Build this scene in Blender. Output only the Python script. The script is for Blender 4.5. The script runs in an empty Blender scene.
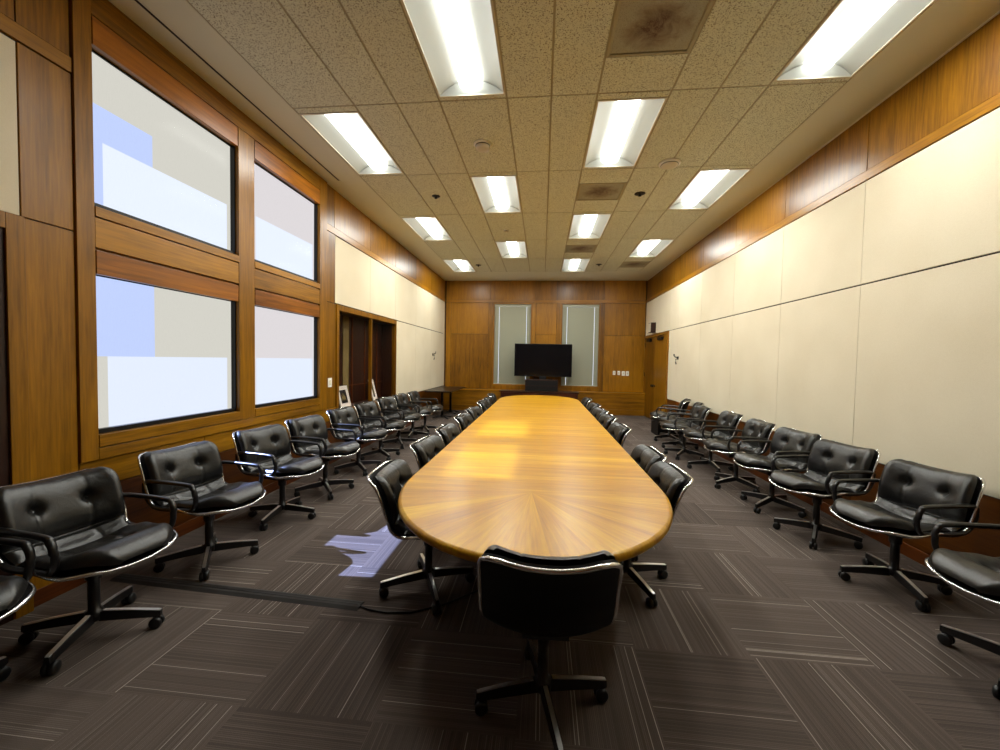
import bpy, bmesh, math, random
from mathutils import Vector, Matrix
random.seed(7)
PI = math.pi
SC = bpy.context.scene
COL = SC.collection

# ------------------------------------------------------------------ room measures (metres)
XL, XR, YB, ZC, YF = -2.993, 3.012, 12.255, 3.94, -2.6
EYE = 1.54

# ------------------------------------------------------------------ materials
def lin(r, g, b):
    f = lambda c: (c/255/12.92) if c <= 10.31 else ((c/255+0.055)/1.055)**2.4
    return (f(r), f(g), f(b), 1.0)

class NT:
    def __init__(self, name):
        self.m = bpy.data.materials.new(name); self.m.use_nodes = True
        self.t = self.m.node_tree; self.b = self.t.nodes['Principled BSDF']
        self.out = self.t.nodes['Material Output']
    def n(self, kind, **kw):
        nd = self.t.nodes.new(kind)
        for k, v in kw.items(): setattr(nd, k, v)
        return nd
    def l(self, a, b): self.t.links.new(a, b)
    def _in(self, sock, v):
        if isinstance(v, bpy.types.NodeSocket): self.l(v, sock)
        else: sock.default_value = v
    def math(self, op, a, b=0.0, c=None, clamp=False):
        nd = self.n('ShaderNodeMath', operation=op, use_clamp=clamp)
        self._in(nd.inputs[0], a); self._in(nd.inputs[1], b)
        if c is not None: self._in(nd.inputs[2], c)
        return nd.outputs[0]
    def comb(self, x=0.0, y=0.0, z=0.0):
        nd = self.n('ShaderNodeCombineXYZ')
        for s, v in zip(nd.inputs, (x, y, z)): self._in(s, v)
        return nd.outputs[0]
    def coord(self):
        tc = self.n('ShaderNodeTexCoord'); sp = self.n('ShaderNodeSeparateXYZ')
        self.l(tc.outputs['Object'], sp.inputs[0])
        return tc.outputs['Object'], sp.outputs
    def noise(self, vec, scale=1.0, detail=2.0, rough=0.5, dist=0.0):
        nd = self.n('ShaderNodeTexNoise'); self.l(vec, nd.inputs['Vector'])
        nd.inputs['Scale'].default_value = scale; nd.inputs['Detail'].default_value = detail
        nd.inputs['Roughness'].default_value = rough; nd.inputs['Distortion'].default_value = dist
        return nd.outputs['Fac']
    def white(self, vec):
        nd = self.n('ShaderNodeTexWhiteNoise', noise_dimensions='3D'); self.l(vec, nd.inputs['Vector'])
        return nd.outputs['Value']
    def ramp(self, fac, stops):
        nd = self.n('ShaderNodeValToRGB'); self._in(nd.inputs[0], fac)
        e = nd.color_ramp.elements
        while len(e) < len(stops): e.new(0.5)
        for el, (p, c) in zip(e, stops): el.position = p; el.color = c
        return nd.outputs[0]
    def mix(self, fac, a, b, blend='MIX'):
        nd = self.n('ShaderNodeMix', data_type='RGBA', blend_type=blend)
        self._in(nd.inputs[0], fac); self._in(nd.inputs[6], a); self._in(nd.inputs[7], b)
        return nd.outputs[2]
    def set(self, **kw):
        for k, v in kw.items(): self._in(self.b.inputs[k.replace('_', ' ')], v)
    def bump(self, h, strength=0.2, dist=0.01):
        nd = self.n('ShaderNodeBump'); nd.inputs['Strength'].default_value = strength
        nd.inputs['Distance'].default_value = dist; self._in(nd.inputs['Height'], h)
        self.l(nd.outputs[0], self.b.inputs['Normal'])

def plain(name, col, rough=0.5, metal=0.0, coat=0.0, spec=0.5):
    t = NT(name); t.set(Base_Color=col, Roughness=rough, Metallic=metal)
    t.b.inputs['Coat Weight'].default_value = coat
    t.b.inputs['Specular IOR Level'].default_value = spec
    return t.m

def wood(name, dark, light, axis='Z', rough=0.33, coat=0.07, fine=70.0, vary=0.25):
    """oak-like veneer whose grain runs along the given axis"""
    t = NT(name); v, s = t.coord()
    info = t.n('ShaderNodeObjectInfo')
    rnd = info.outputs['Random']
    off = t.math('MULTIPLY', rnd, 37.0)
    sc = {'X': (0.05, 1, 1), 'Y': (1, 0.05, 1), 'Z': (1, 1, 0.05)}[axis]
    x = t.math('ADD', t.math('MULTIPLY', s[0], sc[0]), off)
    y = t.math('MULTIPLY', s[1], sc[1]); z = t.math('MULTIPLY', s[2], sc[2])
    p = t.comb(x, y, z)
    a = t.noise(p, fine, 4.0, 0.6, 0.3)
    b = t.noise(p, 9.0, 3.0, 0.55, 1.2)
    c = t.noise(v, 1.1, 2.0, 0.5)
    f = t.math('ADD', t.math('MULTIPLY', a, 0.55), t.math('MULTIPLY', b, 0.45))
    f = t.math('ADD', f, t.math('MULTIPLY', t.math('SUBTRACT', c, 0.5), 0.35))
    f = t.math('ADD', f, t.math('MULTIPLY', t.math('SUBTRACT', rnd, 0.5), vary))
    colr = t.ramp(f, [(0.25, dark), (0.72, light)])
    t.set(Base_Color=colr, Roughness=rough)
    t.b.inputs['Coat Weight'].default_value = coat
    t.b.inputs['Specular IOR Level'].default_value = 0.3
    t.b.inputs['Coat Roughness'].default_value = 0.25
    t.bump(a, 0.08, 0.004)
    return t.m

OAK_D, OAK_L = lin(80, 47, 2), lin(160, 108, 15)
M = {}
M['oak_z'] = wood('oak_vertical', OAK_D, OAK_L, 'Z')
M['oak_y'] = wood('oak_along_room', lin(86, 52, 3), lin(172, 118, 18), 'Y')
M['oak_x'] = wood('oak_across_room', lin(84, 50, 3), lin(166, 112, 17), 'X')
M['oak_red_y'] = wood('oak_red_grain', lin(84, 44, 5), lin(174, 106, 20), 'Y', fine=45)
M['oak_dark'] = wood('oak_dark', lin(66, 30, 10), lin(120, 62, 20), 'Y')
M['base_wood'] = wood('shaded_base_wood', lin(58, 26, 4), lin(112, 62, 12), 'Y')  # red-brown wood, with shade from the chairs mixed into its dark colour
M['dark_wood'] = wood('dark_walnut', lin(30, 14, 8), lin(62, 30, 17), 'Z', rough=0.4)
M['black_wood'] = wood('black_stained_wood', lin(16, 9, 6), lin(34, 20, 13), 'Y', rough=0.3)
M['console_wood'] = wood('mahogany', lin(38, 15, 8), lin(80, 36, 18), 'X', rough=0.3)
M['gap'] = plain('shadow_gap', lin(20, 10, 5), 0.8)
M['black_metal'] = plain('black_anodised_metal', lin(10, 9, 9), 0.45, 0.0, spec=0.3)
M['chrome'] = plain('chrome', (0.80, 0.80, 0.80, 1), 0.24, 1.0)
M['aluminium'] = plain('polished_aluminium', (0.85, 0.84, 0.82, 1), 0.38, 1.0)
M['shell'] = plain('black_shell_plastic', lin(9, 8, 8), 0.5, spec=0.25)
M['arm'] = plain('black_arm_plastic', lin(20, 19, 19), 0.28)
M['caster'] = plain('black_caster_nylon', lin(17, 17, 17), 0.4)
M['screen'] = plain('black_screen_glass', (0.004, 0.004, 0.005, 1), 0.12, spec=0.4)
M['white_plastic'] = plain('white_plastic', lin(242, 240, 232), 0.4)
M['off_white'] = plain('off_white_paint', lin(206, 196, 172), 0.5)
M['plaster'] = plain('ceiling_plaster', lin(214, 214, 194), 0.75)
M['tee'] = plain('ceiling_tee', lin(166, 158, 130), 0.6)
M['reflector'] = plain('white_enamel_reflector', lin(196, 200, 192), 0.4)
M['blind'] = plain('grey_blind_slat', lin(168, 170, 152), 0.6)
M['paper'] = plain('white_mat_board', lin(236, 232, 226), 0.7)
M['olive'] = plain('olive_paint', lin(120, 106, 60), 0.7)

def leather():
    t = NT('black_tufted_leather'); v, s = t.coord()
    a = t.noise(v, 420.0, 3.0, 0.6); b = t.noise(v, 28.0, 4.0, 0.6, 0.8)
    c = t.ramp(b, [(0.3, lin(14, 13, 12)), (0.75, lin(26, 25, 22))])
    t.set(Base_Color=c, Roughness=t.math('ADD', t.math('MULTIPLY', b, 0.22), 0.22))
    t.b.inputs['Specular IOR Level'].default_value = 0.6
    t.bump(t.math('ADD', t.math('MULTIPLY', a, 0.25), t.math('MULTIPLY', b, 1.0)), 0.35, 0.006)
    return t.m
M['leather'] = leather()

def fabric():
    t = NT('cream_wall_fabric'); v, s = t.coord()
    w = t.noise(v, 260.0, 2.0, 0.6)
    b = t.noise(v, 1.3, 2.0, 0.5)
    f = t.math('ADD', t.math('MULTIPLY', w, 0.5), t.math('MULTIPLY', b, 0.5))
    c = t.ramp(f, [(0.3, lin(211, 199, 172)), (0.7, lin(227, 217, 194))])
    t.set(Base_Color=c, Roughness=0.9); t.b.inputs['Specular IOR Level'].default_value = 0.15
    t.bump(w, 0.25, 0.004)
    return t.m
M['fabric'] = fabric()

def tile():
    t = NT('fissured_ceiling_tile'); v, s = t.coord()
    a = t.noise(v, 105.0, 2.0, 0.6); b = t.noise(v, 2.0, 2.0, 0.5)
    spots = t.ramp(a, [(0.37, lin(112, 102, 76)), (0.45, lin(222, 224, 204))])
    c = t.mix(t.math('MULTIPLY', b, 0.3), spots, lin(200, 200, 178))
    t.set(Base_Color=c, Roughness=0.9); t.b.inputs['Specular IOR Level'].default_value = 0.1
    t.bump(a, 0.3, 0.004)
    return t.m
M['tile'] = tile()

def carpet():
    t = NT('striped_carpet_tile'); v, s = t.coord()
    T = 0.605
    gx = t.math('DIVIDE', t.math('ADD', s[0], 1.89), T); gy = t.math('DIVIDE', t.math('SUBTRACT', s[1], 1.595), T)
    ix = t.math('FLOOR', gx); iy = t.math('FLOOR', gy)
    fx = t.math('SUBTRACT', gx, ix); fy = t.math('SUBTRACT', gy, iy)
    par = t.math('FLOORED_MODULO', t.math('ADD', ix, iy), 2.0)      # 0: lines run along x
    inv = t.math('SUBTRACT', 1.0, par)
    u = t.math('ADD', t.math('MULTIPLY', fy, inv), t.math('MULTIPLY', fx, par))   # across the lines
    w = t.math('ADD', t.math('MULTIPLY', fx, inv), t.math('MULTIPLY', fy, par))   # along the lines
    tid = t.white(t.comb(ix, iy, 3.0))
    cell = t.math('FLOOR', t.math('MULTIPLY', u, 76.0))
    cf = t.math('SUBTRACT', t.math('MULTIPLY', u, 76.0), cell)
    prof = t.math('SUBTRACT', 1.0, t.math('ABSOLUTE', t.math('SUBTRACT', t.math('MULTIPLY', cf, 2.0), 1.0)))
    r1 = t.white(t.comb(cell, ix, iy))
    r2 = t.white(t.comb(cell, t.math('ADD', ix, 31.0), iy))
    # a band of each tile is more strongly striped than the rest
    band = t.noise(t.comb(t.math('ADD', u, t.math('MULTIPLY', tid, 9.0)), ix, iy), 3.0, 1.0)
    stripe = t.math('MULTIPLY', prof, t.math('MULTIPLY', r1, t.math('ADD', t.math('MULTIPLY', band, 1.1), -0.1)))
    bright = t.math('MULTIPLY', t.math('GREATER_THAN', r2, 0.968), t.math('GREATER_THAN', prof, 0.5))
    yarn = t.noise(t.comb(t.math('MULTIPLY', s[0], 1.0), s[1], s[2]), 330.0, 2.0, 0.7)
    f = t.math('ADD', t.math('MULTIPLY', stripe, 0.62), t.math('MULTIPLY', bright, 0.40))
    f = t.math('ADD', f, t.math('MULTIPLY', t.math('SUBTRACT', yarn, 0.5), 0.45))
    f = t.math('ADD', f, t.math('MULTIPLY', t.math('SUBTRACT', tid, 0.5), 0.12))
    c = t.ramp(t.math('ADD', f, 0.2), [(0.0, lin(51, 43, 40)), (0.45, lin(106, 95, 88)), (1.0, lin(188, 178, 166))])
    t.set(Base_Color=c, Roughness=0.95); t.b.inputs['Specular IOR Level'].default_value = 0.1
    t.bump(yarn, 0.4, 0.006)
    return t.m
M['carpet'] = carpet()

def veneer():
    """golden quartered veneer: cross grain in the middle, a sunburst at either end"""
    t = NT('golden_table_veneer'); v, s = t.coord()
    x = s[0]; ay = t.math('ABSOLUTE', s[1])
    C0 = 3.13
    dy = t.math('SUBTRACT', ay, C0)
    isb = t.math('GREATER_THAN', dy, 0.0)
    ang = t.math('ARCTAN2', t.math('MAXIMUM', dy, 0.0001), x)
    rad = t.math('SQRT', t.math('ADD', t.math('MULTIPLY', x, x), t.math('MULTIPLY', dy, dy)))
    sec = t.math('FLOOR', t.math('MULTIPLY', ang, 13.0/PI))
    secr = t.white(t.comb(sec, 5.0, t.math('SIGN', s[1])))
    strip = t.math('FLOOR', t.math('MULTIPLY', s[1], 5.2))
    stripr = t.white(t.comb(strip, 2.0, 1.0))
    inv = t.math('SUBTRACT', 1.0, isb)
    uu = t.math('ADD', t.math('MULTIPLY', s[1], inv), t.math('MULTIPLY', t.math('MULTIPLY', ang, 0.55), isb))
    vv = t.math('ADD', t.math('MULTIPLY', x, inv), t.math('MULTIPLY', rad, isb))
    rr = t.math('ADD', t.math('MULTIPLY', stripr, inv), t.math('MULTIPLY', secr, isb))
    p = t.comb(uu, t.math('MULTIPLY', vv, 0.06), t.math('MULTIPLY', rr, 3.0))
    a = t.noise(p, 85.0, 4.0, 0.6, 0.2); b = t.noise(p, 13.0, 3.0, 0.55, 0.6)
    f = t.math('ADD', t.math('MULTIPLY', a, 0.4), t.math('MULTIPLY', b, 0.6))
    f = t.math('ADD', f, t.math('MULTIPLY', t.math('SUBTRACT', rr, 0.5), 0.16))
    c = t.ramp(f, [(0.22, lin(150, 97, 1)), (0.5, lin(190, 136, 4)), (0.78, lin(222, 172, 22))])
    t.set(Base_Color=c, Roughness=0.38)
    t.b.inputs['Specular IOR Level'].default_value = 0.3; t.b.inputs['Coat Weight'].default_value = 0.25; t.b.inputs['Coat Roughness'].default_value = 0.25
    return t.m
M['veneer'] = veneer()

def vent_mat():
    t = NT('stained_perforated_panel'); v, s = t.coord()
    a = t.noise(v, 7.0, 5.0, 0.7, 0.9)
    r = t.math('SQRT', t.math('ADD', t.math('MULTIPLY', s[0], s[0]), t.math('MULTIPLY', s[1], s[1])))
    fall = t.math('SUBTRACT', 1.0, t.math('MULTIPLY', r, 2.6), clamp=True)
    f = t.math('MULTIPLY', t.math('MULTIPLY', a, fall), 1.7, clamp=True)
    c = t.ramp(f, [(0.28, lin(160, 156, 136)), (0.5, lin(132, 120, 98)), (0.8, lin(84, 56, 40))])
    holes = t.n('ShaderNodeTexVoronoi'); t.l(v, holes.inputs['Vector']); holes.inputs['Scale'].default_value = 120
    c2 = t.mix(t.math('LESS_THAN', holes.outputs['Distance'], 0.28), c, lin(130, 120, 96))
    t.set(Base_Color=c2, Roughness=0.6)
    return t.m
M['vent'] = vent_mat()

def emit(name, col, strength, through=0.0):
    """lit window panel; 'through' is the share of light it lets pass straight"""
    t = NT(name)
    v, s = t.coord()
    w = t.noise(t.comb(t.math('MULTIPLY', s[0], 1.0), t.math('MULTIPLY', s[1], 12.0), s[2]), 22.0, 2.0, 0.5)
    w2 = t.noise(v, 240.0, 1.0, 0.5)
    k = t.math('ADD', t.math('ADD', t.math('MULTIPLY', w, 0.08), t.math('MULTIPLY', w2, 0.08)), 0.92)
    e = t.n('ShaderNodeEmission'); e.inputs[0].default_value = col
    t.l(t.math('MULTIPLY', k, strength), e.inputs[1])
    if through > 0:
        tr = t.n('ShaderNodeBsdfTransparent'); mx = t.n('ShaderNodeMixShader')
        mx.inputs[0].default_value = through
        t.l(e.outputs[0], mx.inputs[1]); t.l(tr.outputs[0], mx.inputs[2])
        t.l(mx.outputs[0], t.out.inputs[0])
    else:
        t.l(e.outputs[0], t.out.inputs[0])
    return t.m

def glass(name, tint=(1, 1, 1, 1)):
    t = NT(name)
    g = t.n('ShaderNodeBsdfGlossy'); g.inputs['Roughness'].default_value = 0.12
    tr = t.n('ShaderNodeBsdfTransparent'); tr.inputs[0].default_value = tint
    lw = t.n('ShaderNodeLayerWeight')
    fr = t.math('ADD', 0.0005, t.math('MULTIPLY', t.math('POWER', lw.outputs['Facing'], 7.0), 0.2))
    mx = t.n('ShaderNodeMixShader')
    t.l(fr, mx.inputs[0]); t.l(tr.outputs[0], mx.inputs[1]); t.l(g.outputs[0], mx.inputs[2])
    t.l(mx.outputs[0], t.out.inputs[0])
    return t.m

LAMP = 8.5
LAMP_W = 34.5
M['lens'] = emit('lit_lamp_lens', (0.98, 1.0, 0.97, 1), LAMP)
M['shade_grey'] = emit('daylit_grey_screen', lin(214, 212, 202), 1.0)
M['shade_lilac'] = emit('daylit_pale_screen', lin(220, 215, 217), 1.05)
M['sky_blue_glow'] = emit('sky_reflection_glow', lin(192, 208, 250), 1.05)  # blue of reflected skylight, put in as the glow of an added panel
M['film_clear'] = emit('bright_sheer_film', lin(226, 234, 252), 0.95, 0.40)
M['film_dense'] = emit('bright_dense_film', lin(226, 234, 252), 1.1, 0.15)
M['glass'] = glass('window_glass')
M['dark_glass'] = glass('cabinet_glass', (0.93, 0.91, 0.90, 1))

# ------------------------------------------------------------------ mesh helpers
class MB:
    def __init__(self): self.v = []; self.f = []; self.mi = []; self.sm = []
    def add(self, vs, fs, mi=0, smooth=False):
        b = len(self.v); self.v += [tuple(p) for p in vs]
        for f in fs: self.f.append([b+i for i in f]); self.mi.append(mi); self.sm.append(smooth)
        return self
    def box(self, x0, y0, z0, x1, y1, z1, mi=0):
        x0, x1 = min(x0, x1), max(x0, x1); y0, y1 = min(y0, y1), max(y0, y1); z0, z1 = min(z0, z1), max(z0, z1)
        vs = [(x, y, z) for z in (z0, z1) for y in (y0, y1) for x in (x0, x1)]
        return self.add(vs, [(0, 2, 3, 1), (4, 5, 7, 6), (0, 1, 5, 4), (2, 6, 7, 3), (0, 4, 6, 2), (1, 3, 7, 5)], mi)
    def quad(self, *p, mi=0): return self.add(p, [tuple(range(len(p)))], mi)
    def lathe(self, prof, n=24, cx=0, cy=0, mi=0, axis='Z', smooth=True):
        vs = []
        for r, h in prof:
            for k in range(n):
                a = 2*PI*k/n; c, s = r*math.cos(a), r*math.sin(a)
                vs.append({'Z': (cx+c, cy+s, h), 'X': (h, cx+c, cy+s), 'Y': (cx+c, h, cy+s)}[axis])
        fs = []
        for i in range(len(prof)-1):
            for k in range(n):
                j = (k+1) % n; fs.append((i*n+k, i*n+j, (i+1)*n+j, (i+1)*n+k))
        fs.append(tuple(reversed(range(n)))); fs.append(tuple(range((len(prof)-1)*n, len(prof)*n)))
        return self.add(vs, fs, mi, smooth)
    def tube(self, pts, rx, ry=None, n=10, closed=False, mi=0, ref=Vector((0, 0, 1))):
        ry = ry or rx; P = [Vector(p) for p in pts]; m = len(P); vs = []
        for i, p in enumerate(P):
            a = P[(i-1) % m] if (closed or i > 0) else p; b = P[(i+1) % m] if (closed or i < m-1) else p
            t = (b-a).normalized()
            s = t.cross(ref)
            if s.length < 1e-4: s = t.cross(Vector((1, 0, 0)))
            s.normalize(); u = s.cross(t)
            for k in range(n):
                an = 2*PI*k/n; vs.append(p + s*(rx*math.cos(an)) + u*(ry*math.sin(an)))
        fs = []
        for i in range(m if closed else m-1):
            j = (i+1) % m
            for k in range(n):
                q = (k+1) % n; fs.append((i*n+k, i*n+q, j*n+q, j*n+k))
        if not closed: fs.append(tuple(reversed(range(n)))); fs.append(tuple(range((m-1)*n, m*n)))
        return self.add(vs, fs, mi, True)
    def build(self, name, mats, parent=None, bevel=0.0, loc=None):
        me = bpy.data.meshes.new(name); me.from_pydata(self.v, [], self.f)
        if not isinstance(mats, (list, tuple)): mats = [mats]
        for m in mats: me.materials.append(m)
        me.polygons.foreach_set('material_index', self.mi); me.polygons.foreach_set('use_smooth', self.sm)
        bm = bmesh.new(); bm.from_mesh(me); bmesh.ops.recalc_face_normals(bm, faces=bm.faces); bm.to_mesh(me); bm.free()
        o = bpy.data.objects.new(name, me); COL.objects.link(o)
        if parent: o.parent = parent
        if loc: o.location = loc
        if bevel:
            md = o.modifiers.new('Bevel', 'BEVEL'); md.width = bevel; md.segments = 2; md.limit_method = 'ANGLE'
        return o

def tag(o, label, cat, group=None):
    o['label'] = label; o['category'] = cat
    if group: o['group'] = group
    return o
def thing(name, label, cat, loc=(0, 0, 0), rz=0.0, group=None):
    o = bpy.data.objects.new(name, None); COL.objects.link(o); o.empty_display_size = 0.1
    o.location = loc; o.rotation_euler = (0, 0, rz)
    return tag(o, label, cat, group)
def structure(o): o['kind'] = 'structure'; return o
def copy_tree(o, parent=None):
    c = o.copy(); COL.objects.link(c)
    if parent is not None: c.parent = parent
    for ch in list(o.children): copy_tree(ch, c)
    return c
def bx(name, mat, parent, *b, bevel=0.0): return MB().box(*b).build(name, mat, parent, bevel)

# ------------------------------------------------------------------ floor
fl = structure(MB().box(XL-0.6, YF-0.3, -0.12, XR+0.5, YB+0.6, 0.0).build('floor', M['carpet']))

# ------------------------------------------------------------------ ceiling
S = 2.4
CX = [c*S for c in (-1.0235, -.7628, -.5900, -.4184, -.1559, .0134, .1842, .4515, .6190, .7850, 1.0468)]
RP = 0.6055*S
RY = [1.5728*S + RP*k for k in range(-4, 6)]      # row edges; index 4 is r1
ROW = {('r%d' % k): RY[k+3] for k in range(-3, 7)}
def rw(k): return 1.5728*S + RP*(k-1)
LIGHTS = [(0, 1), (0, 3), (0, 5), (3, 0), (3, 2), (3, 4), (6, 1), (6, 3), (6, 5), (9, 0), (9, 2), (9, 4)]
VENTS = {(6, 0): 0.24, (6, 2): 0.24, (6, 4): 0.24, (9, 5): 0.24}
ROWS = list(range(-3, 6))
c = MB()
g = 0.0095
for r in ROWS:
    y0, y1 = rw(r), rw(r+1)
    for i in range(10):
        x0, x1 = CX[i], CX[i+1]
        if (i, r) in LIGHTS:
            c.box(x0+g, y0+g, ZC, x1-g, y0+0.085, ZC+0.02, 0); c.box(x0+g, y1-0.045, ZC, x1-g, y1-g, ZC+0.02, 0)
            continue
        if (i, r) in VENTS:
            yv0, yv1 = (y0+0.49, y0+1.02) if r == 0 else (y0+0.40, y0+0.98)
            if r == 5: yv0, yv1 = y0+0.38, y0+0.98
            for a, b in ((y0, yv0), (yv1, y1)): c.box(x0+g, a+g, ZC, x1-g, b-g, ZC+0.02, 0)
            VENTS[(i, r)] = (x0, yv0, x1, yv1)
        else:
            c.box(x0+g, y0+g, ZC, x1-g, y1-g, ZC+0.02, 0)
# grid tees, a little above the tile face so they read as a narrow line
for r in ROWS + [6]: c.box(CX[0], rw(r)-0.0085, ZC+0.003, CX[-1], rw(r)+0.0085, ZC+0.03, 1)
for x in CX: c.box(x-0.0085, rw(-3), ZC+0.0045, x+0.0085, rw(6), ZC+0.0305, 1)
# plaster borders
c.box(XL-0.1, YF-0.1, ZC, CX[0]-0.004, YB+0.1, ZC+0.03, 2); c.box(CX[-1]+0.004, YF-0.1, ZC, XR+0.1, YB+0.1, ZC+0.03, 2)
c.box(CX[0]-0.004, rw(6)+0.004, ZC, CX[-1]+0.004, YB+0.1, ZC+0.03, 2); c.box(CX[0]-0.004, YF-0.1, ZC, CX[-1]+0.004, rw(-3)-0.004, ZC+0.03, 2)
ceil = structure(c.build('ceiling', [M['tile'], M['tee'], M['plaster']]))
structure(MB().box(XL-0.9, YF-0.6, ZC+0.32, XR+0.9, YB+0.9, ZC+0.45).build('sun_block_slab', M['plaster']))  # unseen slab added above the ceiling to keep the sun out

# light fittings: curved white reflectors either side of a round lit lens
def fitting(w, l):
    root = thing('ceiling_light', '', 'ceiling light')
    e = 0.018; n = 10
    hw, hl = w/2-0.006, l/2-0.006
    fr = MB()
    fr.box(-hw, -hl, -0.004, -hw+e, hl, 0.014); fr.box(hw-e, -hl, -0.004, hw, hl, 0.014)
    fr.box(-hw+e, -hl, -0.004, hw-e, -hl+e, 0.014); fr.box(-hw+e, hl-e, -0.004, hw-e, hl, 0.014)
    fr.build('frame', M['off_white'], root)
    rf = MB(); wi = hw-e; li = hl-e; lr = 0.10
    for sgn in (-1, 1):
        prof = []
        for k in range(n+1):
            u = k/n; x = wi + (lr-wi)*u
            prof.append((sgn*x, 0.006 + 0.078*math.sin(PI*0.5*u)**0.9))
        vs = [(x, yy, z) for yy in (-li, li) for x, z in prof]
        rf.add(vs, [(k, k+1, n+2+k, n+1+k) for k in range(n)], 0, True)
    for sgn in (-1, 1):
        yy = sgn*li
        m = 24; top = []
        for k in range(m+1):
            x = -wi + 2*wi*k/m
            top.append((x, 0.004 + 0.088*(1-abs(x/wi)**2.2)))
        vs = [(x, yy, 0.0) for x, _ in top] + [(x, yy - sgn*0.05*(h/0.09), h) for x, h in top]
        rf.add(vs, [(k, k+1, m+2+k, m+1+k) for k in range(m)], 0, True)
    rf.box(-hw, -hl, 0.10, hw, hl, 0.11)
    rf.build('reflector', M['reflector'], root)
    le = MB(); m = 14; pr = []
    for k in range(m+1):
        a = PI + PI*k/m
        pr.append((lr*1.02*math.cos(a), 0.066 + 0.056*math.sin(a)))
    L = li-0.05
    vs = [(x, yy, z) for yy in (-L, L) for x, z in pr]
    le.add(vs, [(k, k+1, m+2+k, m+1+k) for k in range(m)], 0, True)
    le.add([(x, -L, z) for x, z in pr], [tuple(range(m+1))]); le.add([(x, L, z) for x, z in pr], [tuple(range(m+1))])
    le.build('lens', M['lens'], root)
    la = bpy.data.lights.new('lamp', 'AREA'); la.shape = 'RECTANGLE'; la.size = 0.18; la.size_y = 2*L
    la.energy = LAMP_W; la.color = (0.95, 0.955, 0.88)
    lo = bpy.data.objects.new('lamp', la); COL.objects.link(lo); lo.parent = root; lo.location = (0, 0, 0.007)
    return root
light0 = None
LROWNAMES = {0: {1: 'the first ceiling light out from the big windows', 3: 'second ceiling light of the row on the window side', 5: 'last ceiling light of the window-side row, next to the back wall'},
 3: {0: 'large ceiling light cut by the top of the photo, straight above the table front', 2: 'ceiling light between the smoke detector and the small detector disc', 4: 'ceiling light farther back in the row left of the vents'},
 6: {1: 'ceiling light directly behind the big stained air vent', 3: 'ceiling light between two stained vents above the table', 5: 'ceiling light between the third stained vent and the back wall'},
 9: {0: 'large ceiling light at the top right corner by the cream wall', 2: 'ceiling light second of the row along the cream wall by the white round detector', 4: 'ceiling light third of the cream wall row, in front of a small vent'}}
for (i, r) in LIGHTS:
    x0, x1 = CX[i], CX[i+1]; y0, y1 = rw(r), rw(r+1)
    if light0 is None: light0 = fitting(x1-x0, y1-y0-0.13); o = light0
    else: o = copy_tree(light0)
    o.location = ((x0+x1)/2, (y0+y1)/2+0.02, ZC); o.scale = (((x1-x0)/(CX[1]-CX[0])), 1, 1)
    o['label'] = 'lit ' + LROWNAMES[i][r].replace('the first ', 'first ').replace('straight ', ''); o['group'] = 'recessed ceiling lights'
VL = {(6, 0): 'large dirt-stained square air vent at the top edge above the table', (6, 2): 'stained air vent behind the first ceiling light of its row', (6, 4): 'small stained air vent behind the second ceiling light of its row', (9, 5): 'stained air vent nearest the back corner by the door wall'}
for key, (x0, y0, x1, y1) in VENTS.items():
    cx, cy = (x0+x1)/2, (y0+y1)/2; hw, hl = (x1-x0)/2-0.008, (y1-y0)/2-0.004
    v = thing('ceiling_vent', VL[key], 'air vent', (cx, cy, ZC), 0, 'stained ceiling vents')
    MB().box(-hw+0.02, -hl+0.02, 0.004, hw-0.02, hl-0.02, 0.012).build('perforated_panel', M['vent'], v)
    f = MB(); e = 0.024
    f.box(-hw, -hl, -0.006, -hw+e, hl, 0.015); f.box(hw-e, -hl, -0.006, hw, hl, 0.015); f.box(-hw+e, -hl, -0.006, hw-e, -hl+e, 0.015); f.box(-hw+e, hl-e, -0.006, hw-e, hl, 0.015)
    f.build('frame', M['tee'], v, 0.004)

def disc_device(label, cat, x, y, white=True, r=0.075, h=0.04):
    t = thing('smoke_detector' if white else 'ceiling_sprinkler', label, cat, (x, y, ZC))
    if white:
        MB().lathe([(r, 0), (r, -0.012), (r*0.92, -0.02)], 28).build('base', M['white_plastic'], t)
        MB().lathe([(r*0.80, -0.02), (r*0.78, -h), (r*0.5, -h-0.008), (0.002, -h-0.009)], 28).build('sensor_head', M['off_white'], t)
        MB().lathe([(r*0.82, -0.0215), (r*0.82, -0.027)], 28).build('vent_gap', M['black_metal'], t)
    else:
        MB().lathe([(r, 0), (r, -0.004), (r*0.75, -0.006)], 24).build('escutcheon', M['black_metal'], t)
        MB().lathe([(0.012, -0.006), (0.012, -0.03), (0.022, -0.032), (0.022, -0.036)], 14).build('nozzle', M['black_metal'], t)
    return t
disc_device('round cream smoke detector on the tile between two lights over the table front', 'smoke detector', -0.71, 4.54, True, 0.10, 0.055)
disc_device('flat white round detector on the ceiling beside the cream wall lights', 'smoke detector', 1.47, 5.12, True, 0.125, 0.03)
disc_device('tiny round detector on the tile farther back over the table', 'smoke detector', -0.71, 7.51, True, 0.05, 0.03)
disc_device('small dark sprinkler by the first light on the window side', 'sprinkler', -1.61, 5.92, False, 0.06)
disc_device('small dark round sprinkler beside the first stained vent of the row', 'sprinkler', 1.33, 6.0, False, 0.075)
disc_device('small dark sprinkler near the back wall on the window side', 'sprinkler', -1.66, 10.23, False, 0.07)
disc_device('small dark sprinkler near the back wall on the door side', 'sprinkler', 1.34, 10.24, False, 0.07)
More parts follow.
